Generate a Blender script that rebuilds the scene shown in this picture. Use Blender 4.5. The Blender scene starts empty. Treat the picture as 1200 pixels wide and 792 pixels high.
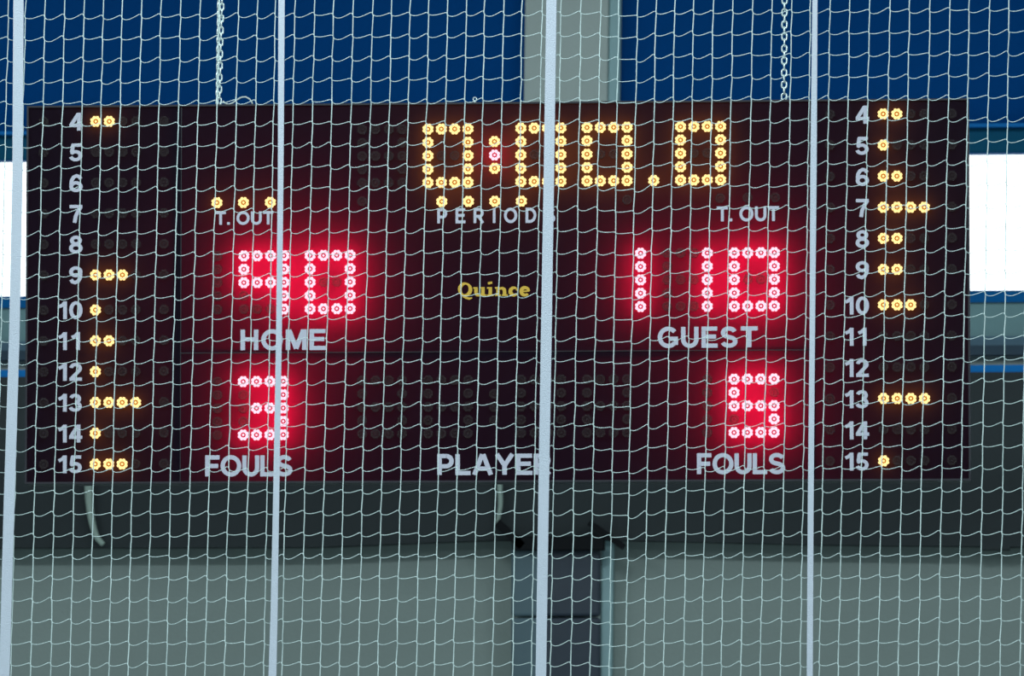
import bpy, bmesh, math, random
from mathutils import Vector, Matrix
random.seed(7)
scene = bpy.context.scene
COL = scene.collection

# ------------------------------------------------------------------ camera
F = 7387.0                      # focal length in pixels of a 1200 x 792 frame
PITCH, YAW, CZ = math.radians(4.0), math.radians(4.4), 3.0
FW = Vector((-math.sin(YAW)*math.cos(PITCH), math.cos(YAW)*math.cos(PITCH), math.sin(PITCH)))
RT = Vector((math.cos(YAW), math.sin(YAW), 0.0))
UP = RT.cross(FW)
cam_d = bpy.data.cameras.new('camera')
cam = bpy.data.objects.new('camera', cam_d)
COL.objects.link(cam)
cam.location = (0, 0, CZ)
cam.rotation_euler = (math.pi/2 + PITCH, 0, YAW)
cam_d.sensor_width = 36.0
cam_d.lens = 36.0*F/1200.0
cam_d.clip_end = 200
cam_d.dof.use_dof = True
cam_d.dof.focus_distance = 18.75
cam_d.dof.aperture_fstop = 9.0
scene.camera = cam

# ------------------------------------------------------------------ world, lights, exposure
world = bpy.data.worlds.new('overcast_sky')
scene.world = world
world.use_nodes = True
bg = world.node_tree.nodes['Background']
bg.inputs[0].default_value = (0.93, 0.97, 1.0, 1)
bg.inputs[1].default_value = 2.6
scene.view_settings.view_transform = 'Standard'
scene.view_settings.look = 'None'
scene.view_settings.exposure = 0.0
scene.view_settings.gamma = 1.0
scene.view_settings.use_curve_mapping = False

def hall_fill(x, y, z, size, power):  # unseen area lights added below the ceiling to light the hall
    l = bpy.data.lights.new('hall_fill', 'AREA')
    l.shape = 'RECTANGLE'; l.size = size; l.size_y = size*0.5
    l.energy = power; l.color = (0.84, 0.97, 1.0)
    o = bpy.data.objects.new('hall_fill', l); COL.objects.link(o)
    o.location = (x, y, z)
    return o
for hx in (-8.5, -2.0, 4.5):
    hall_fill(hx, 6.0, 8.7, 1.8, 330)
    hall_fill(hx, 12.0, 8.7, 1.8, 330)
    hall_fill(hx, 16.2, 8.7, 1.8, 300)  # row added to brighten the end wall

# ------------------------------------------------------------------ helpers
NET_Y, BOARD_Y, WALL_Y = 17.5, 20.0, 26.0
def at(px, py, Y):
    """point on the vertical plane y = Y seen at a pixel of the photograph"""
    d = FW*F + RT*(px-600.0) + UP*(396.0-py)
    d = d*(Y/d.y)
    return Vector((d.x, Y, d.z + CZ))

def mat(name, color, rough=0.7, var=0.0, scale=6.0, spec=0.3, metal=0.0, bump=0.0, bscale=60.0):
    m = bpy.data.materials.new(name); m.use_nodes = True
    nt = m.node_tree; b = nt.nodes['Principled BSDF']
    b.inputs['Base Color'].default_value = (*color, 1)
    b.inputs['Roughness'].default_value = rough
    b.inputs['Metallic'].default_value = metal
    b.inputs['Specular IOR Level'].default_value = spec
    tc = nt.nodes.new('ShaderNodeTexCoord')
    if var > 0:
        n = nt.nodes.new('ShaderNodeTexNoise'); n.inputs['Scale'].default_value = scale
        n.inputs['Detail'].default_value = 5
        r = nt.nodes.new('ShaderNodeMixRGB'); r.blend_type = 'MIX'
        r.inputs[1].default_value = (*[c*(1-var) for c in color], 1)
        r.inputs[2].default_value = (*[min(1, c*(1+var)) for c in color], 1)
        nt.links.new(tc.outputs['Object'], n.inputs['Vector'])
        nt.links.new(n.outputs['Fac'], r.inputs[0])
        nt.links.new(r.outputs[0], b.inputs['Base Color'])
    if bump > 0:
        n2 = nt.nodes.new('ShaderNodeTexNoise'); n2.inputs['Scale'].default_value = bscale
        bp = nt.nodes.new('ShaderNodeBump'); bp.inputs['Strength'].default_value = bump
        bp.inputs['Distance'].default_value = 0.01
        nt.links.new(tc.outputs['Object'], n2.inputs['Vector'])
        nt.links.new(n2.outputs['Fac'], bp.inputs['Height'])
        nt.links.new(bp.outputs[0], b.inputs['Normal'])
    return m

def emit(name, color, strength):
    m = bpy.data.materials.new(name); m.use_nodes = True
    nt = m.node_tree
    for n in list(nt.nodes):
        if n.type == 'BSDF_PRINCIPLED': nt.nodes.remove(n)
    e = nt.nodes.new('ShaderNodeEmission')
    e.inputs[0].default_value = (*color, 1); e.inputs[1].default_value = strength
    nt.links.new(e.outputs[0], nt.nodes['Material Output'].inputs[0])
    m.cycles.emission_sampling = 'NONE'
    return m

M = {}
M['blue'] = mat('blue_wall_paint', (0.001, 0.062, 0.245), 0.85, 0.10, 1.3, 0.04, bump=0.1)
M['blue_trim'] = mat('blue_trim_paint', (0.002, 0.12, 0.36), 0.6, 0.06, 4, 0.08)
M['teal_trim'] = mat('dark_teal_trim_paint', (0.003, 0.085, 0.17), 0.6, 0.08, 4, 0.08)
M['bright_blue'] = mat('bright_blue_and_lit_edge', (0.003, 0.17, 0.52), 0.5, 0.05, 4, 0.1)  # own blue of the fascia moulding, painted light on the window head edge
M['grey_wall'] = mat('grey_green_wall_paint', (0.235, 0.285, 0.272), 0.8, 0.06, 1.1, 0.2, bump=0.15)
M['panel'] = mat('grey_teal_panel_paint', (0.19, 0.32, 0.34), 0.7, 0.08, 3, 0.2)
M['ledge'] = mat('dark_navy_ledge', (0.018, 0.045, 0.075), 0.5, 0.1, 6, 0.3)
M['midblue'] = mat('dull_blue_grey', (0.09, 0.17, 0.24), 0.6, 0.1, 5, 0.3)
M['pale'] = mat('pale_beige_grey', (0.27, 0.32, 0.30), 0.7, 0.08, 5, 0.2)
M['dark_band'] = mat('charcoal_fascia', (0.030, 0.038, 0.042), 0.7, 0.10, 2.0, 0.25, bump=0.1)
M['column'] = mat('pale_column_plaster', (0.47, 0.53, 0.51), 0.8, 0.05, 2, 0.2, bump=0.1)
M['lit_side'] = mat('pale_cyan_lit_side', (0.33, 0.50, 0.53), 0.6, 0.05, 3, 0.3)  # light on the column's right side, put into the colour
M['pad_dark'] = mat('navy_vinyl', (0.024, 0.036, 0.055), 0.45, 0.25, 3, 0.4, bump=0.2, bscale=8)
M['pad_lit'] = mat('navy_vinyl_lit', (0.075, 0.125, 0.15), 0.5, 0.2, 3, 0.4, bump=0.2, bscale=8)  # paler than the navy: light on the left face put into colour
M['black_steel'] = mat('black_steel', (0.006, 0.007, 0.009), 0.7, 0.1, 8, 0.15)
M['ceiling'] = mat('ceiling_paint', (0.55, 0.58, 0.58), 0.9, 0.04, 2)
M['side_wall'] = mat('side_wall_paint', (0.40, 0.44, 0.44), 0.9, 0.04, 1)
M['floor'] = mat('grey_sports_floor', (0.22, 0.26, 0.27), 0.4, 0.15, 3, 0.5)
M['cord'] = mat('net_cord', (0.43, 0.53, 0.525), 0.8, 0.08, 40, 0.2)
M['strap'] = mat('webbing', (0.39, 0.435, 0.50), 0.75, 0.04, 60, 0.2, bump=0.2, bscale=300)
M['steel'] = mat('galvanised_steel', (0.64, 0.76, 0.75), 0.28, 0.1, 60, 0.6, metal=0.5)
M['case'] = mat('black_case_paint', (0.012, 0.013, 0.018), 0.45, 0.1, 8, 0.35)
M['case_edge'] = mat('dark_grey_aluminium', (0.018, 0.018, 0.024), 0.5, 0.1, 20, 0.25)
M['inside'] = mat('black_case_lining', (0.003, 0.003, 0.003), 0.95, spec=0.0)
M['letters'] = mat('pale_grey_vinyl_lettering', (0.37, 0.38, 0.45), 0.6, 0.03, 20, 0.2)
M['gold'] = mat('yellow_vinyl_lettering', (0.45, 0.29, 0.04), 0.6, 0.05, 20, 0.2)
M['lens_y'] = emit('lit_yellow_lens', (1.0, 0.30, 0.02), 0.55)
M['bulb_y'] = emit('lit_yellow_bulb', (1.0, 0.70, 0.27), 1.6)
M['lens_r'] = emit('lit_red_lens', (1.0, 0.02, 0.09), 0.65)
M['bulb_r'] = emit('lit_red_bulb', (1.0, 0.62, 0.76), 1.4)
M['cable'] = mat('pale_grey_cable', (0.40, 0.46, 0.44), 0.6, 0.05, 30)
M['conduit'] = mat('pale_green_grey_plastic', (0.36, 0.45, 0.40), 0.6, 0.1, 6)
M['frame'] = mat('blue_window_frame', (0.002, 0.10, 0.27), 0.6, 0.05, 6, 0.08)

def sheet_material():  # translucency added so that lights behind it show as halos
    m = bpy.data.materials.new('glow_passing_front'); m.use_nodes = True
    nt = m.node_tree
    for n in list(nt.nodes):
        if n.type == 'BSDF_PRINCIPLED': nt.nodes.remove(n)
    d = nt.nodes.new('ShaderNodeBsdfDiffuse'); d.inputs[0].default_value = (0.0030, 0.0018, 0.0055, 1)
    t = nt.nodes.new('ShaderNodeBsdfTranslucent'); t.inputs[0].default_value = (0.30, 0.30, 0.30, 1)
    g = nt.nodes.new('ShaderNodeBsdfGlossy'); g.inputs[0].default_value = (1, 1, 1, 1)
    g.inputs['Roughness'].default_value = 0.55
    a = nt.nodes.new('ShaderNodeAddShader')
    mx = nt.nodes.new('ShaderNodeMixShader'); mx.inputs[0].default_value = 0.002
    nt.links.new(d.outputs[0], a.inputs[0]); nt.links.new(t.outputs[0], a.inputs[1])
    nt.links.new(a.outputs[0], mx.inputs[1]); nt.links.new(g.outputs[0], mx.inputs[2])
    nt.links.new(mx.outputs[0], nt.nodes['Material Output'].inputs[0])
    return m
M['sheet'] = sheet_material()

def glass_material():
    m = bpy.data.materials.new('window_glass'); m.use_nodes = True
    nt = m.node_tree
    for n in list(nt.nodes):
        if n.type == 'BSDF_PRINCIPLED': nt.nodes.remove(n)
    t = nt.nodes.new('ShaderNodeBsdfTransparent'); t.inputs[0].default_value = (0.93, 0.96, 0.96, 1)
    g = nt.nodes.new('ShaderNodeBsdfGlossy'); g.inputs['Roughness'].default_value = 0.03
    mx = nt.nodes.new('ShaderNodeMixShader'); mx.inputs[0].default_value = 0.05
    nt.links.new(t.outputs[0], mx.inputs[1]); nt.links.new(g.outputs[0], mx.inputs[2])
    nt.links.new(mx.outputs[0], nt.nodes['Material Output'].inputs[0])
    return m
M['glass'] = glass_material()
def clear_lens(name, color, clear):
    m = bpy.data.materials.new(name); m.use_nodes = True
    nt = m.node_tree
    for n in list(nt.nodes):
        if n.type == 'BSDF_PRINCIPLED': nt.nodes.remove(n)
    t = nt.nodes.new('ShaderNodeBsdfTransparent')
    d = nt.nodes.new('ShaderNodeBsdfDiffuse'); d.inputs[0].default_value = (*color, 1)
    mx = nt.nodes.new('ShaderNodeMixShader'); mx.inputs[0].default_value = 1-clear
    nt.links.new(t.outputs[0], mx.inputs[1]); nt.links.new(d.outputs[0], mx.inputs[2])
    nt.links.new(mx.outputs[0], nt.nodes['Material Output'].inputs[0])
    return m
M['lens'] = clear_lens('unlit_lamp_lens', (0.052, 0.046, 0.048), 0.74)
M['bulb_off'] = clear_lens('unlit_led_bulb', (0.05, 0.045, 0.045), 0.78)

def link(name, mesh, parent=None, origin=None):
    o = bpy.data.objects.new(name, mesh)
    COL.objects.link(o)
    if origin is not None: o.location = origin
    if parent is not None:
        o.parent = parent
    return o

def mesh_obj(name, verts, faces, material, parent=None, origin=(0, 0, 0), smooth=False, midx=None):
    """verts in world coordinates; origin is the world origin of the object"""
    ov = Vector(origin)
    me = bpy.data.meshes.new(name)
    me.from_pydata([tuple(Vector(v)-ov) for v in verts], [], faces)
    for m_ in (material if isinstance(material, (list, tuple)) else [material]): me.materials.append(m_)
    if midx: me.polygons.foreach_set('material_index', midx)
    if smooth: me.polygons.foreach_set('use_smooth', [True]*len(me.polygons))
    me.update()
    loc = ov - (Vector(parent.matrix_world.translation) if parent else Vector((0, 0, 0)))
    return link(name, me, parent, loc)

def box_data(x0, x1, y0, y1, z0, z1, vs, fs):
    b = len(vs)
    vs += [(x0, y0, z0), (x1, y0, z0), (x1, y1, z0), (x0, y1, z0), (x0, y0, z1), (x1, y0, z1), (x1, y1, z1), (x0, y1, z1)]
    fs += [tuple(b+i for i in f) for f in ((0, 3, 2, 1), (4, 5, 6, 7), (0, 1, 5, 4), (1, 2, 6, 5), (2, 3, 7, 6), (3, 0, 4, 7))]

def box(name, x0, x1, y0, y1, z0, z1, material, parent=None, bevel=0.0):
    vs, fs = [], []
    box_data(x0, x1, y0, y1, z0, z1, vs, fs)
    org = ((x0+x1)/2, (y0+y1)/2, z0)
    o = mesh_obj(name, vs, fs, material, parent, org)
    if bevel > 0:
        md = o.modifiers.new('bevel', 'BEVEL'); md.width = bevel; md.segments = 2
    return o

def tube_data(pts, r, sides, vs, fs, flat=1.0, cap=True):
    """tube along a polyline (no closed loop)"""
    b = len(vs); n = len(pts)
    for i, p in enumerate(pts):
        t = (pts[min(i+1, n-1)] - pts[max(i-1, 0)]).normalized()
        a = Vector((0, 1, 0)); u = t.cross(a)
        if u.length < 1e-4: u = t.cross(Vector((1, 0, 0)))
        u.normalize(); w = u.cross(t).normalized()
        rr = r[i] if isinstance(r, (list, tuple)) else r
        for k in range(sides):
            an = 2*math.pi*(k+0.5)/sides
            vs.append(tuple(p + u*math.cos(an)*rr + w*math.sin(an)*rr*flat))
    for i in range(n-1):
        for k in range(sides):
            k2 = (k+1) % sides
            fs.append((b+i*sides+k, b+i*sides+k2, b+(i+1)*sides+k2, b+(i+1)*sides+k))
    if cap:
        fs.append(tuple(b+k for k in range(sides))[::-1]); fs.append(tuple(b+(n-1)*sides+k for k in range(sides)))

def empty(name, loc, label=None, cat=None, group=None):
    o = bpy.data.objects.new(name, None); COL.objects.link(o)
    o.location = loc; o.empty_display_size = 0.1
    o.matrix_world = Matrix.Translation(Vector(loc))
    if label: tag(o, label, cat, group)
    return o
def tag(o, label, cat, group=None):
    o['label'] = label; o['category'] = cat
    if group: o['group'] = group
    return o
def structure(o, label=None, cat=None):
    o['kind'] = 'structure'
    if label: tag(o, label, cat)
    return o

# ------------------------------------------------------------------ hall shell
X0, X1, Y0, Y1, H = -14.0, 10.0, -6.0, WALL_Y, 9.0
structure(box('floor', X0-0.3, X1+0.3, Y0-0.3, Y1+0.4, -0.2, 0, M['floor']), 'grey sports floor of the hall', 'floor')
structure(box('ceiling', X0-0.3, X1+0.3, Y0-0.3, Y1+0.4, H, H+0.2, M['ceiling']), 'pale ceiling of the sports hall', 'ceiling')
structure(box('wall_left', X0-0.3, X0, Y0-0.3, Y1+0.4, 0, H, M['side_wall']), 'pale grey side wall on the left of the hall', 'wall')
structure(box('wall_right', X1, X1+0.3, Y0-0.3, Y1+0.4, 0, H, M['side_wall']), 'pale grey side wall on the right of the hall', 'wall')
structure(box('wall_front', X0, X1, Y0-0.3, Y0, 0, H, M['side_wall']), 'pale grey wall behind the viewer', 'wall')

def zw(py, Y=WALL_Y, px=1170): return at(px, py, Y).z
def xw(px, Y=WALL_Y, py=396): return at(px, py, Y).x

z_win0, z_win1 = zw(343), zw(179)
W = [(xw(-820), xw(560)), (xw(770), xw(1980))]       # the two window openings
# back wall: lower part, upper part and the piers between the windows
z_blue0 = zw(355)
vs, fs = [], []
box_data(X0, X1, WALL_Y, WALL_Y+0.4, 0, zw(560), vs, fs)
wall_low = structure(mesh_obj('wall_back', vs, fs, M['grey_wall'], None, (0, WALL_Y, 0)), 'grey green painted lower part of the end wall', 'wall')
vs, fs = [], []
box_data(X0, X1, WALL_Y, WALL_Y+0.06, z_win1, H, vs, fs)
box_data(X0, X1, WALL_Y, WALL_Y+0.4, zw(560), z_win0, vs, fs)
for a, b in ((X0, W[0][0]), (W[0][1], W[1][0]), (W[1][1], X1)):
    box_data(a, b, WALL_Y, WALL_Y+0.4, z_win0, z_win1, vs, fs)
structure(mesh_obj('wall_upper', vs, fs, M['blue'], None, (0, WALL_Y, zw(560))), 'deep blue painted upper part of the end wall', 'wall')

def strip(name, py0, py1, depth, material, label):
    z1, z0 = zw(py0), zw(py1)
    return structure(box(name, X0, X1, WALL_Y-depth, WALL_Y, z0, z1, material), label, 'trim')
# window head: teal band with its lit top edge painted bright blue
for i, (a, b) in enumerate(((X0, X1),)):
    structure(box('trim_1', a, b, WALL_Y-0.05, WALL_Y, zw(179), zw(151.5), M['teal_trim']), 'dark teal band above the bright windows', 'trim')
    structure(box('trim_2', a, b, WALL_Y-0.10, WALL_Y, zw(151.5), zw(147.5), M['bright_blue']), 'thin lit top edge above the teal band, painted bright blue', 'trim')
strip('trim_3', 343, 355, 0.05, M['blue_trim'], 'blue sill strip right under the bright windows')
strip('trim_4', 355, 395, 0.03, M['panel'], 'grey teal panel strip under the blue window sill')
strip('trim_5', 395, 407, 0.06, M['midblue'], 'dull blue grey strip under the grey teal panel')
strip('trim_6', 407, 418, 0.12, M['ledge'], 'dark navy ledge running along the end wall')
strip('trim_7', 418, 430, 0.05, M['pale'], 'pale beige grey strip under the navy ledge')
strip('trim_8', 430, 441, 0.13, M['bright_blue'], 'bright blue moulding on top of the charcoal fascia')
FAS_Y = WALL_Y-0.14
# charcoal fascia whose lower edge rises towards the column
prof = [(X0, (641, -300)), (None, (641, 370)), (None, (632.5, 580)), (None, (633, 735)), (None, (638, 950)), (None, (640, 1148)),
        (None, (644, 1148)), (None, (644, 1182)), (None, (640.5, 1182)), (X1, (641, 1400))]
prof = [(xw(q, FAS_Y) if x is None else x, zw(p, FAS_Y, q)) for x, (p, q) in prof]
zt = zw(438.5)
vs, fs = [], []
n = len(prof)
for (x, z) in prof: vs += [(x, FAS_Y, z), (x, WALL_Y, z), (x, FAS_Y, zt), (x, WALL_Y, zt)]
for i in range(n-1):
    a, b = i*4, i*4+4
    fs += [(a, b, b+2, a+2), (a, a+1, b+1, b), (a+2, b+2, b+3, a+3)]
structure(mesh_obj('trim_9', vs, fs, M['dark_band'], None, (0, WALL_Y, zw(641))), 'wide charcoal fascia behind and below the scoreboard', 'trim')

# windows: frame, mullions, panes
for wi, (a, b) in enumerate(W):
    win = empty('window_%d' % (wi+1), ((a+b)/2, WALL_Y+0.2, z_win0))
    structure(win, ('long bright window beside the left edge of the scoreboard', 'long bright window beside the right edge of the scoreboard')[wi], 'window')
    t, tb = 0.022, 0.007
    box('frame_bar', a, b, WALL_Y-0.04, WALL_Y+0.03, z_win0, z_win0+tb, M['frame'], win)
    box('frame_bar', a, b, WALL_Y-0.04, WALL_Y+0.03, z_win1-tb, z_win1, M['frame'], win)
    npan = 3
    edges = [a + (b-a)*k/npan for k in range(npan+1)]
    if wi == 0: edges = [a, xw(-500), xw(200), b]
    else: edges = [a, xw(1060), xw(1560), b]
    for k, x in enumerate(edges):
        xa = x if k == 0 else (x-t*2 if k == npan else x-t)
        box('mullion', xa, xa+2*t, WALL_Y-0.03, WALL_Y+0.03, z_win0+tb, z_win1-tb, M['frame'], win)
    for k in range(npan):
        x0 = edges[k] + (2*t if k == 0 else t); x1 = edges[k+1] - (2*t if k == npan-1 else t)
        box('pane', x0, x1, WALL_Y-0.003, WALL_Y+0.003, z_win0+tb, z_win1-tb, M['glass'], win)

# ------------------------------------------------------------------ column with padded guard
cy0 = WALL_Y-0.10
colm = empty('column', (xw(663, cy0), cy0, 0), 'pale grey square column rising behind the top of the scoreboard', 'column')
box('shaft', xw(614.5, cy0), xw(713, cy0), cy0, WALL_Y-0.001, 0, H, M['column'], colm, 0.008)
box('lit_side_strip', xw(713.2, cy0), xw(727, cy0), cy0+0.01, WALL_Y-0.001, 0, H, M['lit_side'], colm, 0.008)  # strip added in place of the column's lit side face
# lean of the column as photographed: pivot at the level of the scoreboard top
piv = zw(60, cy0)
lean = math.radians(0.85)
colm.matrix_world = Matrix.Translation((0, 0, piv)) @ Matrix.Rotation(lean, 4, 'Y') @ Matrix.Translation((0, 0, -piv)) @ Matrix.Translation(colm.location)

gy = WALL_Y-0.18
ga, gm, gb = xw(599, gy), xw(633, gy), xw(703, gy)
gz1 = zw(634, gy, 650); gzj = zw(722, gy, 650)
guard = empty('column_guard', ((ga+gb)/2, gy, 0), 'dark padded guard wrapped round the foot of the column', 'guard')
gap = 0.006
for (za, zb) in ((0, 1.0), (1.0+gap, 2.0), (2.0+gap, gzj-gap), (gzj, gz1)):
    if zb-za < 0.05: continue
    box('pad_panel', ga, gm-0.003, gy, cy0-0.02, za, zb, M['pad_lit'], guard, 0.012)
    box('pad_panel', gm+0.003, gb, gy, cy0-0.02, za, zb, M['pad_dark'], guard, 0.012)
# clamp with two short sloping arms at the head of the guard
def bar(name, p, q, w, d, material, parent):
    p = Vector(p); q = Vector(q); t = (q-p).normalized(); nrm = Vector((-t.z, 0, t.x))*w/2
    vs = []
    for y in (0, d):
        for c in (p-nrm, p+nrm, q+nrm, q-nrm): vs.append((c.x, c.y+y, c.z))
    fs = [(0, 1, 2, 3), (7, 6, 5, 4), (0, 4, 5, 1), (1, 5, 6, 2), (2, 6, 7, 3), (3, 7, 4, 0)]
    return mesh_obj(name, vs, fs, material, parent, p)
clamp_y = gy-0.05
box('clamp_collar', xw(600, clamp_y), xw(708, clamp_y), clamp_y, gy, zw(645, clamp_y, 650), zw(628, clamp_y, 650), M['black_steel'], guard, 0.006)
bar('clamp_arm', at(582, 612, clamp_y), at(612, 640, clamp_y), 0.035, 0.05, M['black_steel'], guard)
bar('clamp_arm', at(690, 612, clamp_y), at(731, 641, clamp_y), 0.026, 0.05, M['black_steel'], guard)

# pale curved conduits on the fascia
cyf = FAS_Y-0.04
def conduit(pts, r, label):
    vs, fs = [], []
    P = [at(x, y, cyf) for x, y in pts]
    S = []
    for i in range(len(P)-1):
        p0 = P[max(i-1, 0)]; p1 = P[i]; p2 = P[i+1]; p3 = P[min(i+2, len(P)-1)]
        for k in range(5):
            t = k/5.0
            S.append(0.5*((2*p1)+(p2-p0)*t+(2*p0-5*p1+4*p2-p3)*t*t+(3*p1-p0-3*p2+p3)*t**3))
    S.append(P[-1])
    tube_data(S, [r*(1-0.45*i/len(S)) for i in range(len(S))], 8, vs, fs)
    o = mesh_obj('conduit', vs, fs, M['conduit'], None, S[-1], smooth=True)
    return tag(o, label, 'conduit', 'conduits on the fascia')
conduit([(104, 500), (104, 570), (105.5, 595), (108, 612), (113, 628), (121, 638)], 0.020, 'pale curved conduit under the left end of the scoreboard')
conduit([(584, 500), (585.5, 565), (586.5, 588), (585, 602), (582, 616)], 0.014, 'short pale conduit under the middle of the scoreboard')

# ------------------------------------------------------------------ scoreboard
BY = BOARD_Y
bl, br = at(30.5, 345, BY).x, at(1136.5, 340, BY).x
bt, bb = (at(30, 123.5, BY).z+at(1136, 116, BY).z)/2, (at(30, 567, BY).z+at(1136, 563, BY).z)/2
PXB = (br-bl)/1106.0
DEP = 0.15
board = empty('scoreboard', ((bl+br)/2, BY, bb), 'large black electronic scoreboard with yellow and red lamp digits hanging behind the net', 'scoreboard')
RIM = 0.006
# casing: four side profiles and a back plate
box('case_profile', bl, br, BY-0.006, BY+DEP, bt-RIM, bt, M['case_edge'], board)
box('case_profile', bl, br, BY-0.006, BY+DEP, bb, bb+RIM, M['case_edge'], board)
box('case_profile', bl, bl+RIM, BY-0.006, BY+DEP, bb+RIM, bt-RIM, M['case_edge'], board)
box('case_profile', br-RIM, br, BY-0.006, BY+DEP, bb+RIM, bt-RIM, M['case_edge'], board)
box('back_plate', bl+RIM, br-RIM, BY+DEP-0.01, BY+DEP, bb+RIM, bt-RIM, M['inside'], board)
# front sheets made translucent to pass the added bloom light, divided by slim joint bars
xs = [bl+RIM, at(212, 340, BY).x, at(950, 340, BY).x, br-RIM]
zs = [bb+RIM, at(560, 412, BY).z, bt-RIM]
def sheet(x0, x1, z0, z1):
    y = BY
    mesh_obj('front_sheet', [(x0, y, z0), (x1, y, z0), (x1, y, z1), (x0, y, z1)], [(0, 1, 2, 3)], M['sheet'], board, (x0, y, z0))
sheet(xs[0], xs[1], zs[0], zs[2]); sheet(xs[2], xs[3], zs[0], zs[2])
sheet(xs[1], xs[2], zs[0], zs[1]); sheet(xs[1], xs[2], zs[1], zs[2])
for x in (xs[1], xs[2]): box('joint_bar', x-0.0013, x+0.0013, BY-0.002, BY+0.004, zs[0], zs[2], M['case'], board)
box('joint_bar', xs[1]+0.0013, xs[2]-0.0013, BY-0.002, BY+0.004, zs[1]-0.0013, zs[1]+0.0013, M['case'], board)

# lamp: round lens body with a ring of eight bulbs and one in the middle
def lamp_mesh(name, lens, bulb):
    vs, fs, mi = [], [], []
    R, N = 5.7*PXB, 14
    if True:
        for (r, y) in ((R, 0.0), (R*0.96, -0.004), (0, -0.0045)):
            if r == 0: vs.append((0, y, 0)); continue
            for k in range(N):
                a = 2*math.pi*k/N; vs.append((r*math.cos(a), y, r*math.sin(a)))
        for k in range(N):
            k2 = (k+1) % N
            fs += [(k, k2, N+k2, N+k), (N+k, N+k2, 2*N)]; mi += [0, 0]
    def dome(cx, cz, r):
        b = len(vs); S = 6
        for (q, y) in ((1.0, -0.004), (0.82, -0.010)):
            for k in range(S):
                a = 2*math.pi*k/S; vs.append((cx+r*q*math.cos(a), y, cz+r*q*math.sin(a)))
        vs.append((cx, -0.0125, cz))
        for k in range(S):
            k2 = (k+1) % S
            fs.extend([(b+k, b+k2, b+S+k2, b+S+k), (b+S+k, b+S+k2, b+2*S)]); mi.extend([1, 1])
    for k in range(8):
        a = 2*math.pi*(k+0.5)/8
        dome(4.75*PXB*math.cos(a), 4.75*PXB*math.sin(a), 2.2*PXB)
    dome(0, 0, 1.5*PXB)
    me = bpy.data.meshes.new(name); me.from_pydata(vs, [], fs)
    me.materials.append(lens); me.materials.append(bulb)
    me.polygons.foreach_set('material_index', mi); me.update()
    return me
LAMP = {'y': ('yellow_lamp', lamp_mesh('yellow_lamp', M['lens_y'], M['bulb_y'])),
        'r': ('red_lamp', lamp_mesh('red_lamp', M['lens_r'], M['bulb_r'])),
        'o': ('unlit_lamp', lamp_mesh('unlit_lamp', M['lens'], M['bulb_off']))}
GLOW = {}
for k, c, e in (('y', (1.0, 0.26, 0.02), 0.0075), ('r', (1.0, 0.003, 0.045), 0.085)):
    l = bpy.data.lights.new('added_bloom', 'POINT'); l.color = c; l.energy = e; l.shadow_soft_size = 0.012
    GLOW[k] = l
borg = board.matrix_world.translation
def lamp(px, py, kind):
    p = at(px, py, BY)
    nm, me = LAMP[kind]
    o = link(nm, me, board, p-borg+Vector((0, -0.0008, 0)))
    if kind in GLOW:                     # added light behind the sheet, gives the lamp its bloom halo
        g = bpy.data.objects.new('added_bloom', GLOW[kind]); COL.objects.link(g)
        g.parent = o; g.location = (0, 0.045 if kind == 'r' else 0.028, 0)
SEG = {'0': ['####', '#..#', '#..#', '#..#', '####'], '9': ['####', '#..#', '####', '...#', '...#'],
       '7': ['####', '#..#', '####', '...#', '...#'], '1': ['...#']*5, '3': ['####', '...#', '.###', '...#', '####'],
       '5': ['####', '#...', '####', '...#', '####'], ' ': ['....']*5}
HAVE = ['####', '#..#', '####', '#..#', '####']
def digit(x0, y0, ch, kind, step=15.63, slope=-0.0072):
    g = SEG[ch]
    for r in range(5):
        for c in range(4):
            if HAVE[r][c] == '#' or g[r][c] == '#':
                lamp(x0+step*c, y0+step*r+slope*step*c, kind if g[r][c] == '#' else 'o')
def column5(x0, y0, kind, rows=range(5)):
    for r in rows: lamp(x0, y0+15.63*r, kind)
# clock 0:00.0 with an unlit leading digit
digit(424.6, 152.1, ' ', 'o'); digit(501.7, 151.5, '0', 'y'); digit(610.5, 150.4, '0', 'y')
digit(688.0, 149.6, '0', 'y'); digit(797.6, 148.6, '0', 'y')
lamp(579.6, 166.0, 'y'); lamp(579.7, 181.8, 'r'); lamp(579.8, 197.4, 'y'); lamp(766.2, 211.6, 'y')
for x in (517.9, 549.1, 580.0, 611.1): lamp(x, 236.3-0.005*(x-517), 'y')
for x, y in ((424.7, 236.3), (735.0, 234.2), (844, 232.6), (876, 232.0), (908.5, 231.6)): lamp(x, y, 'o')
for x, y in ((254.4, 237.6), (285.5, 237.4), (317.0, 237.2)): lamp(x, y, 'y')
# scores 90 : 110
column5(255.0, 300.4, 'o'); digit(286.0, 300.0, '9', 'r'); digit(363.6, 299.5, '0', 'r')
column5(750.8, 296.8, 'r'); digit(782.0, 296.8, '1', 'r'); digit(860.6, 296.4, '0', 'r')
# team fouls 3 : 5 and the unlit player display
column5(255.0, 447.6, 'o'); digit(285.2, 447.2, '3', 'r'); column5(828.9, 444.7, 'o'); digit(860.3, 444.4, '5', 'r')
digit(424.6, 446.2, ' ', 'o'); digit(501.8, 445.8, ' ', 'o'); digit(610.9, 445.2, ' ', 'o'); digit(688.0, 444.8, ' ', 'o')
for y in (461.8, 477.2, 492.7): lamp(579.2, y, 'o')
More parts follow.
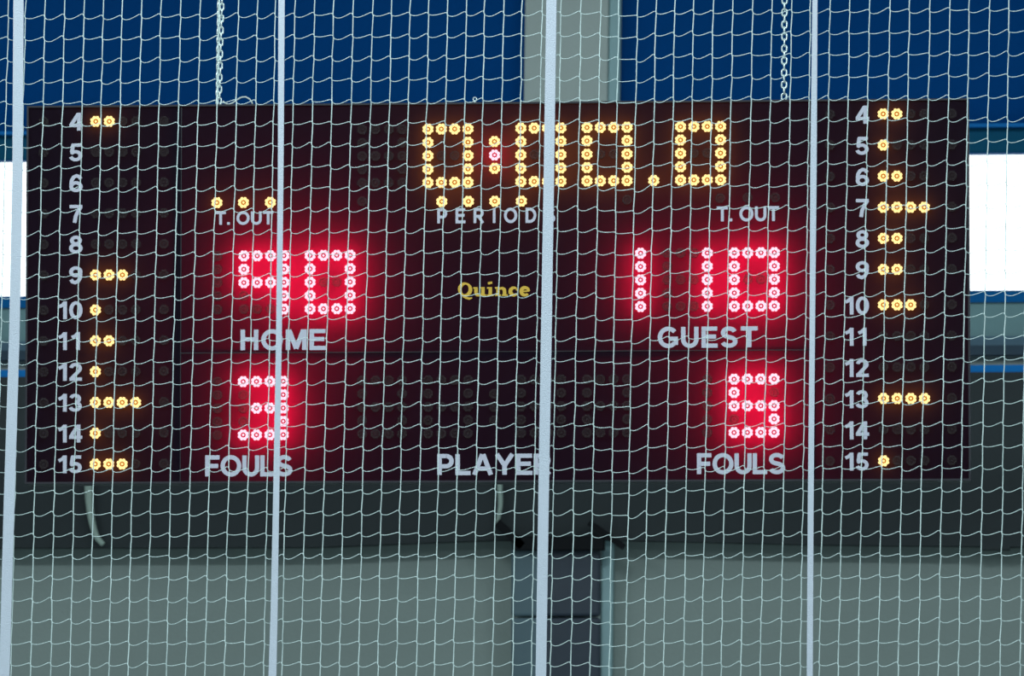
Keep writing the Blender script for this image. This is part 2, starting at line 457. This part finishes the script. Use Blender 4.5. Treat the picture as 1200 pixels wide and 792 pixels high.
# player foul rows
YL = [142.4+35.98*i for i in range(6)]+[363.3+36.1*i for i in range(6)]
YR = [133.7+36.42*i for i in range(6)]+[357.3+36.55*i for i in range(6)]
NL = [2, 0, 0, 0, 0, 3, 1, 2, 1, 4, 1, 3]
NR = [2, 1, 2, 4, 2, 2, 3, 0, 0, 4, 0, 1]
for i in range(12):
    for k, x in enumerate((112.5, 128.3, 144.0, 159.7)): lamp(x-0.06*i, YL[i], 'y' if k < NL[i] else 'o')
    lamp(192.3, YL[i]-0.4, 'o'); lamp(51.5, YL[i]+0.5, 'o')
    for k, x in enumerate((1035.0, 1051.0, 1067.0, 1083.0)): lamp(x+0.05*i, YR[i], 'y' if k < NR[i] else 'o')
    lamp(1115.5, YR[i]-0.4, 'o'); lamp(972.7, YR[i]+0.4, 'o')

# ------------------------------------------------------------------ lettering
def arc(cx, cy, rx, ry, a0, a1, n=14):
    return [(cx+rx*math.cos(math.radians(a0+(a1-a0)*k/n)), cy+ry*math.sin(math.radians(a0+(a1-a0)*k/n))) for k in range(n+1)]
T = 0.205
G = {
 'H': (0.80, [[(.1, 0), (.1, 1)], [(.7, 0), (.7, 1)], [(.1, .53), (.7, .53)]]),
 'O': (0.98, [arc(.49, .5, .39, .415, 0, 360, 28)]),
 'M': (0.94, [[(.1, 0), (.1, 1)], [(.84, 0), (.84, 1)], [(.15, .98), (.47, .06)], [(.79, .98), (.47, .06)]]),
 'E': (0.72, [[(.1, 0), (.1, 1)], [(.0, .91), (.72, .91)], [(.1, .525), (.67, .525)], [(.0, .09), (.74, .09)]]),
 'G': (0.93, [arc(.48, .5, .385, .415, 40, 318, 24), [(.5, .43), (.92, .43)], [(.83, .45), (.83, .13)]]),
 'U': (0.80, [[(.1, 1), (.1, .39)]+arc(.4, .39, .3, .305, 180, 360, 14)+[(.7, 1)]]),
 'S': (0.80, [arc(.4, .71, .27, .2, 15, 250, 14)+arc(.4, .285, .29, .2, 70, -165, 14)]),
 'T': (0.78, [[(0, .91), (.78, .91)], [(.39, 0), (.39, 1)]]),
 'F': (0.68, [[(.1, 0), (.1, 1)], [(0, .91), (.68, .91)], [(.1, .5), (.62, .5)]]),
 'L': (0.68, [[(.1, 0), (.1, 1)], [(0, .09), (.68, .09)]]),
 'P': (0.74, [[(.1, 0), (.1, 1)], [(.0, .91), (.40, .91)]+arc(.40, .665, .24, .245, 90, -90, 10)+[(.1, .42)]]),
 'R': (0.80, [[(.1, 0), (.1, 1)], [(.0, .91), (.42, .91)]+arc(.42, .68, .23, .23, 90, -90, 10)+[(.1, .45)], [(.38, .45), (.70, 0)]]),
 'A': (0.94, [[(.1, 0), (.45, .99)], [(.84, 0), (.49, .99)], [(.24, .3), (.70, .3)]]),
 'Y': (0.88, [[(.09, 1), (.44, .45)], [(.79, 1), (.44, .45)], [(.44, 0), (.44, .5)]]),
 'I': (0.22, [[(.11, 0), (.11, 1)]]),
 'D': (0.80, [[(.1, 0), (.1, 1)], [(0, .91), (.32, .91)]+arc(.32, .5, .38, .41, 90, -90, 14)+[(0, .09)]]),
 '.': (0.20, [[(.1, 0), (.1, .2)]]),
 '0': (0.66, [arc(.33, .5, .235, .41, 0, 360, 26)]),
 '1': (0.66, [[(.44, 0), (.44, 1)], [(.13, .70), (.30, .78), (.43, .93)]]),
 '2': (0.66, [arc(.32, .695, .22, .215, 172, -28, 14)+[(.13, .14)], [(.02, .09), (.64, .09)]]),
 '3': (0.66, [arc(.30, .715, .205, .195, 165, -88, 14), arc(.30, .295, .24, .21, 90, -165, 14)]),
 '4': (0.66, [[(.47, 0), (.47, 1)], [(.44, .95), (.10, .33)], [(.01, .29), (.66, .29)]]),
 '5': (0.66, [[(.12, .91), (.60, .91)], [(.19, .95), (.13, .50)], [(.09, .52)]+arc(.31, .315, .235, .225, 132, -165, 16)]),
 '6': (0.66, [arc(.33, .305, .23, .215, 0, 360, 22), [(.56, .74), (.49, .86), (.36, .91), (.22, .84), (.13, .66), (.10, .42)]]),
 '7': (0.66, [[(.02, .91), (.64, .91)], [(.58, .92), (.44, .66), (.32, .36), (.27, 0)]]),
 '8': (0.66, [arc(.33, .725, .195, .185, 0, 360, 22), arc(.33, .295, .235, .205, 0, 360, 22)]),
 ' ': (0.30, []),
}
G['9'] = (0.66, [[(.66-x, 1-y) for x, y in s] for s in G['6'][1]])
def ribbon(pts, w, vs, fs, ox, oz, sx, sz, y):
    """flat stroke with mitred joints; w may be a list"""
    n = len(pts); b = len(vs)
    closed = n > 3 and abs(pts[0][0]-pts[-1][0])+abs(pts[0][1]-pts[-1][1]) < 1e-6
    for i in range(n):
        p = Vector(pts[i])
        if closed: a, c = Vector(pts[i-1 if i > 0 else n-2]), Vector(pts[i+1 if i < n-1 else 1])
        else: a, c = Vector(pts[max(i-1, 0)]), Vector(pts[min(i+1, n-1)])
        d1 = (p-a).normalized() if (p-a).length > 1e-9 else (c-p).normalized()
        d2 = (c-p).normalized() if (c-p).length > 1e-9 else d1
        t = (d1+d2).normalized(); nn = Vector((-t.y, t.x))
        k = 1.0/max(0.6, nn.dot(Vector((-d2.y, d2.x))))
        ww = (w[i] if isinstance(w, list) else w)/2*k
        for s in (1, -1):
            q = p+nn*ww*s
            vs.append((ox+q.x*sx, y, oz+q.y*sz))
    for i in range(n-1):
        fs.append((b+2*i, b+2*i+1, b+2*i+3, b+2*i+2))
def extrude(vs, fs, d):
    nv = len(vs); out = list(fs); edge = {}
    vs += [(x, y+d, z) for (x, y, z) in vs]
    for f in fs:
        for i in range(len(f)):
            e = (f[i], f[(i+1) % len(f)]); edge[e] = 1
    for (a, b_) in list(edge):
        if (b_, a) not in edge: out.append((a, a+nv, b_+nv, b_))
    return out
def word(name, text, px0, px1, py_top, py_base, material=M['letters'], track=0.13, slope=-0.004, label=None, w=T):
    tot = sum(G[c][0] for c in text)+track*(len(text)-1)
    pm = (py_top+py_base)/2
    p0, p1 = at(px0, py_base, BY), at(px1, py_base, BY)
    hgt = at(px0, py_top, BY).z-p0.z
    sx = (p1.x-p0.x)/tot
    x = 0
    root = bpy.data.objects.new(name, None); COL.objects.link(root); root.empty_display_size = 0.02
    root.parent = board; root.location = p0-borg
    if label: root['label'] = label
    for ch in text:
        wd, strokes = G[ch]
        vs, fs = [], []
        for q, s in enumerate(strokes):
            ribbon(s, w, vs, fs, x*sx, 0, sx, hgt, -0.0025-0.0003*q)
        if vs:
            fs = extrude(vs, fs, 0.0018)
            o = mesh_obj('numeral' if ch.isdigit() else 'letter', vs, fs, material)
            o.parent = root
        x += wd+track
    return root
for i in range(12):
    t = str(4+i)
    wpx = 16.0 if len(t) == 1 else 31.0
    tr = 0.0 if len(t) == 1 else -0.02
    yl, yr = YL[i]+0.2, YR[i]+0.6
    word('player_number', t, 97.2-wpx-0.06*i, 97.2-0.06*i, yl-10.3, yl+10.6, track=tr, w=0.185)
    word('player_number', t, 1018.6-wpx, 1018.6, yr-10.3, yr+10.8, track=tr, w=0.185)
word('lettering', 'T. OUT', 252.5, 320.5, 248.0, 263.5, track=0.10, label='pale words T. OUT on the home side')
word('lettering', 'PERIODS', 512.5, 651.0, 244.3, 261.8, track=0.62, label='pale spaced word PERIODS', w=0.2)
word('lettering', 'T. OUT', 840.0, 913.0, 242.2, 259.5, track=0.10, label='pale words T. OUT on the guest side')
word('lettering', 'HOME', 282.0, 381.5, 386.3, 410.4, label='pale word HOME')
word('lettering', 'GUEST', 771.0, 888.0, 383.2, 407.5, track=0.14, label='pale word GUEST')
word('lettering', 'FOULS', 240.5, 343.0, 533.8, 558.2, track=0.05, label='pale word FOULS on the home side')
word('lettering', 'PLAYER', 512.5, 646.5, 532.2, 556.6, track=0.07, label='pale word PLAYER')
word('lettering', 'FOULS', 816.8, 920.5, 531.3, 555.6, track=0.05, label='pale word FOULS on the guest side')

# gold name in fat serif letters
def thick(n, a, b, ph=0.0): return [b+(a-b)*abs(math.cos(2*math.pi*k/n+ph)) for k in range(n+1)]
QX = 0.66     # x-height
TH, TN = 0.25, 0.10
serif_u = [(0, QX-TN/2), (.2, QX-TN/2)]
Q = {
 'Q': (1.06, [(arc(.5, .5, .385, .43, 0, 360, 28), thick(28, .27, .12, 0.3)), ([(.30, .02), (.55, -.10), (.80, -.18), (1.02, -.12)], [.10, .17, .16, .08])]),
 'u': (0.92, [([(.2, QX), (.2, .26)]+arc(.42, .26, .22, .20, 180, 330, 8), [.25, .25]+[.24]*4+[.16]*5), ([(.70, 0), (.70, QX)], TH), ([(.0, QX-.06), (.3, QX-.06)], .12), ([(.52, QX-.06), (.8, QX-.06)], .12), ([(.70, .06), (.94, .06)], .12)]),
 'i': (0.56, [([(.28, 0), (.28, QX)], TH), ([(.03, .06), (.53, .06)], .12), ([(.04, QX-.06), (.3, QX-.06)], .12), ([(.12, .93), (.42, .99)], .17)]),
 'n': (0.98, [([(.25, 0), (.25, QX)], TH), ([(.03, .06), (.47, .06)], .12), ([(.03, QX-.06), (.3, QX-.06)], .12), ([(.30, .44), (.42, .56), (.56, .57), (.68, .50), (.72, .36), (.72, 0)], [.12, .16, .20, .24, .25, .25]), ([(.54, .06), (.95, .06)], .12)]),
 'c': (0.76, [(arc(.40, QX/2, .27, .27, 55, 320, 16), [.14+.13*math.sin(math.pi*k/16) for k in range(17)]), ([(.55, .50), (.68, .46)], .18)]),
 'e': (0.78, [(arc(.40, QX/2, .28, .27, 5, 318, 18), [.17+.10*math.sin(math.pi*k/18) for k in range(19)]), ([(.25, .33), (.70, .36)], .10)]),
}
def gold_name(px0, px1, py_top, py_base):
    text = 'Quince'; track = 0.03
    tot = sum(Q[c][0] for c in text)+track*(len(text)-1)
    p0, p1 = at(px0, py_base, BY), at(px1, py_base-0.4, BY)
    hgt = at(px0, py_top, BY).z-p0.z; sx = (p1.x-p0.x)/tot
    x = 0
    root = bpy.data.objects.new('name_lettering', None); COL.objects.link(root); root.empty_display_size = 0.02
    root.parent = board; root.location = p0-borg
    root['label'] = 'gold serif name Quince'
    for ch in text:
        wd, strokes = Q[ch]
        vs, fs = [], []
        for q, (s, w) in enumerate(strokes): ribbon(s, w, vs, fs, x*sx, 0, sx, hgt, -0.0025-0.0003*q)
        fs = extrude(vs, fs, 0.0018)
        mesh_obj('letter', vs, fs, M['gold']).parent = root
        x += wd+track
gold_name(537.0, 621.5, 331.2, 347.2)

# ------------------------------------------------------------------ chains, cable, eye bolt
BEAM_Z = bt+0.75
beam = empty('trim_10', (X0, BY+0.07, BEAM_Z))
structure(beam, 'steel roof beam that carries the scoreboard chains', 'beam')
box('flange', X0, X1, BY, BY+0.14, BEAM_Z, BEAM_Z+0.012, M['case_edge'], beam)
box('flange', X0, X1, BY, BY+0.14, BEAM_Z+0.188, BEAM_Z+0.2, M['case_edge'], beam)
box('web', X0, X1, BY+0.064, BY+0.076, BEAM_Z+0.012, BEAM_Z+0.188, M['case_edge'], beam)

def link_mesh(pitch, w, wire):
    vs, fs = [], []
    N, S = 14, 6
    L = pitch/2-wire*0.1+0.0025     # half length of the centre line
    r = w/2-wire/2
    ring = []
    for k in range(N):
        a = 2*math.pi*k/N
        x, z = r*math.cos(a), r*math.sin(a)
        z += (L-r) if math.sin(a) > 1e-6 else (-(L-r) if math.sin(a) < -1e-6 else 0)
        ring.append(Vector((x, 0, z)))
    for k in range(N):
        t = (ring[(k+1) % N]-ring[k-1]).normalized(); u = Vector((t.z, 0, -t.x))
        for s in range(S):
            a = 2*math.pi*s/S
            vs.append(tuple(ring[k]+u*math.cos(a)*wire/2+Vector((0, 1, 0))*math.sin(a)*wire/2))
    for k in range(N):
        for s in range(S):
            k2, s2 = (k+1) % N, (s+1) % S
            fs.append((k*S+s, k2*S+s, k2*S+s2, k*S+s2))
    me = bpy.data.meshes.new('chain_link'); me.from_pydata(vs, [], fs); me.materials.append(M['steel'])
    me.polygons.foreach_set('use_smooth', [True]*len(me.polygons)); me.update()
    return me
def chain(pa, pb, pitch, w, wire, label, twist=0.0, dy=0.0):
    """links from pa (bottom) up to the beam"""
    a, b = Vector(pa), Vector(pb)
    root = empty('hanging_chain', a, label, 'chain', 'chains that hold the scoreboard')
    me = link_mesh(pitch, w, wire)
    n = int((b-a).length/pitch)
    d = (b-a).normalized()
    for i in range(n+1):
        o = link('chain_link', me, root, d*pitch*(i+0.4))
        o.rotation_euler = (0, math.atan2(d.x, d.z), 0)
        o.rotation_euler.rotate_axis('Z', (math.pi/2 if i % 2 else 0)+twist+random.uniform(-0.12, 0.12))
    return root
cyd = BY+0.07
def chain_px(pxb, pyb, pxt, pitch_px, w_px, wire_px, label, twist, dy=0.0):
    s = PXB*1.0
    a = at(pxb, pyb, cyd+dy); t = at(pxt, 0, cyd+dy)
    b = a+(t-a)*((BEAM_Z-a.z)/(t.z-a.z))
    a.z = max(a.z, bt+0.001)
    return chain(a, b, pitch_px*s, w_px*s, wire_px*s, label, twist)
chain_px(918.8, 116.5, 919.4, 7.1, 7.8, 2.0, 'single steel chain holding the right end of the scoreboard', 0.05)
chain_px(254.5, 121.5, 256.4, 5.2, 4.6, 1.9, 'left strand of the doubled steel chain above the word T. OUT', 0.6)
chain_px(257.0, 121.5, 260.2, 7.0, 6.2, 1.9, 'right strand of the doubled steel chain beside the pale cable loop', 0.15, -0.012)
# pale cable loop on top of the casing
pts = [(261, 118.5), (264, 121), (268, 122.3), (273, 120.5), (278, 116.8), (283, 114), (288, 113.6), (292.5, 116), (295, 119.5), (296, 122.5)]
vs, fs = [], []
P = [at(x, y, BY+0.05) for x, y in pts]
for p in P: p.z = max(p.z, bt+0.004)
tube_data(P, 0.0028, 6, vs, fs)
tag(mesh_obj('power_cable', vs, fs, M['cable'], None, P[0], smooth=True), 'thin pale cable looped on top of the scoreboard beside the chain', 'cable')
# small eye bolt on top of the casing
eb = at(556.5, 119.5, BY+0.06); eb.z = bt
bolt = empty('eye_bolt', eb, 'small pale eye bolt on top of the scoreboard above the clock', 'bolt')
box('shank', eb.x-0.003, eb.x+0.003, eb.y-0.003, eb.y+0.003, bt, bt+0.012, M['steel'], bolt)
vs, fs = [], []
for k in range(8):
    a0, a1 = 2*math.pi*k/8, 2*math.pi*(k+1)/8
    tube_data([Vector((eb.x+0.006*math.cos(a), eb.y, bt+0.017+0.006*math.sin(a))) for a in (a0, a1)], 0.002, 5, vs, fs)
mesh_obj('eye', vs, fs, M['steel'], bolt, (eb.x, eb.y, bt+0.012), smooth=True)

# ------------------------------------------------------------------ safety net
XT = [10, 30, 53, 76, 99, 121, 143.5, 166, 189, 212, 235, 257, 279.5, 302, 323, 346, 369, 391, 414, 437, 459, 481, 502.5, 524.5, 547, 568, 590.5,
      612, 635.5, 657.5, 681, 704, 725, 747.5, 769, 791, 813, 836, 859, 882.5, 905, 928, 950, 973, 996, 1019, 1043, 1066, 1090, 1113.5, 1136, 1160, 1182.5]
XB = [-8, 12.5, 36, 59, 82, 105, 127.5, 150, 172.5, 195, 217.5, 240, 263, 286, 309, 330, 352.5, 375, 397.5, 420, 442.5, 464.5, 487.5, 509, 531, 554.5, 577,
      600.5, 622.5, 645, 669, 691, 714, 733, 754.5, 777.5, 801, 822.5, 845, 868, 891, 914.5, 937.5, 960, 982.5, 1006, 1029, 1052.5, 1076, 1099.5, 1123, 1147.5, 1172]
EXT = 14
XT = [XT[0]-23*k for k in range(EXT, 0, -1)]+XT+[XT[-1]+23.3*k for k in range(1, EXT+1)]
XB = [XB[0]-23*k for k in range(EXT, 0, -1)]+XB+[XB[-1]+23.6*k for k in range(1, EXT+1)]
NC = len(XT)
J0, J1 = -9, 42
KN = {}
i725 = EXT+32
for i in range(NC):
    coloff = random.uniform(-0.7, 0.7)+(4.2 if i in (i725, i725+1) else 0)
    for j in range(J0, J1+1):
        u = XT[i]/1200.0
        yl, yr = 20.5+25.28*j, 11.5+25.55*j
        y = yl+(yr-yl)*u+coloff+random.uniform(-0.5, 0.5)
        v = y/792.0
        KN[i, j] = (XT[i]+(XB[i]-XT[i])*v+random.uniform(-0.45, 0.45), y)
net_base = at(600, 20+25.4*(J1+1), NET_Y)
net = empty('safety_net', net_base, 'pale square-mesh safety net hanging in front of the scoreboard', 'net')
for i in range(NC):
    pts = []
    for j in range(J0, J1+1):
        x, y = KN[i, j]
        s = random.uniform(0.2, 0.7)
        pts += [(x-s*0.6, y-1.2), (x+s*0.6, y+1.6)]
    P = [at(x, y, NET_Y+random.uniform(-0.0015, 0.0015)) for x, y in pts]
    vs, fs = [], []
    tube_data(P, 0.00155, 5, vs, fs)
    mesh_obj('vertical_cord', vs, fs, M['cord'], net, P[-1], smooth=True)
WAVE = [(0.0, 1.3), (0.07, 2.9), (0.2, 3.7), (0.38, 3.4), (0.55, 2.0), (0.72, 0.3), (0.86, -1.3), (0.94, -1.5)]
for j in range(J0, J1+1):
    P = []
    for i in range(NC-1):
        (xa, ya), (xb, yb) = KN[i, j], KN[i+1, j]
        amp = random.uniform(0.5, 1.25)
        if i in (i725,): amp *= 0.3
        for t, w in WAVE:
            P.append(at(xa+(xb-xa)*t, ya+(yb-ya)*t+w*amp-1.0, NET_Y+0.003*math.sin(t*6.28)))
    P.append(at(*KN[NC-1, j], NET_Y))
    vs, fs = [], []
    tube_data(P, 0.00104, 5, vs, fs)
    mesh_obj('horizontal_cord', vs, fs, M['cord'], net, P[0], smooth=True)
def strap(edges):
    """edges: (py, left px, right px) down the length"""
    y0, y1 = NET_Y-0.010, NET_Y-0.007
    vs, fs = [], []
    for (py, a, b) in edges:
        pa, pb = at(a, py, y0), at(b, py, y0)
        vs += [tuple(pa), tuple(pb), (pb.x, y1, pb.z), (pa.x, y1, pa.z)]
    for k in range(len(edges)-1):
        for s in range(4): fs.append((k*4+s, k*4+(s+1) % 4, k*4+4+(s+1) % 4, k*4+4+s))
    fs += [(3, 2, 1, 0), tuple(4*(len(edges)-1)+s for s in range(4))]
    mesh_obj('webbing_strap', vs, fs, M['strap'], net, vs[-1])
strap([(-210, 20, 32), (0, 15.6, 27.6), (198, 14.5, 26.5), (396, 10.5, 22.8), (594, 4.2, 16.8), (792, -1, 11), (1085, -8, 5)])
strap([(-210, 329, 336), (0, 326.2, 333.6), (198, 325.6, 332.2), (396, 323.4, 330.2), (594, 319.8, 327), (720, 317, 325.2), (792, 314.6, 323.8), (1085, 310, 318)])
strap([(-210, 644, 656), (0, 640.2, 652.2), (198, 637.2, 649.4), (396, 633.8, 646.4), (594, 630.6, 643), (792, 627.6, 640), (1085, 623, 635)])
strap([(-210, 954, 960), (0, 952, 958), (198, 949.6, 957), (396, 948.6, 955), (594, 946.6, 953.4), (792, 945.4, 952.4), (1085, 943, 950)])
strap([(-210, -286, -274), (396, -297, -285), (1085, -311, -299)])
strap([(-210, 1266, 1278), (396, 1262, 1274), (1085, 1257, 1269)])
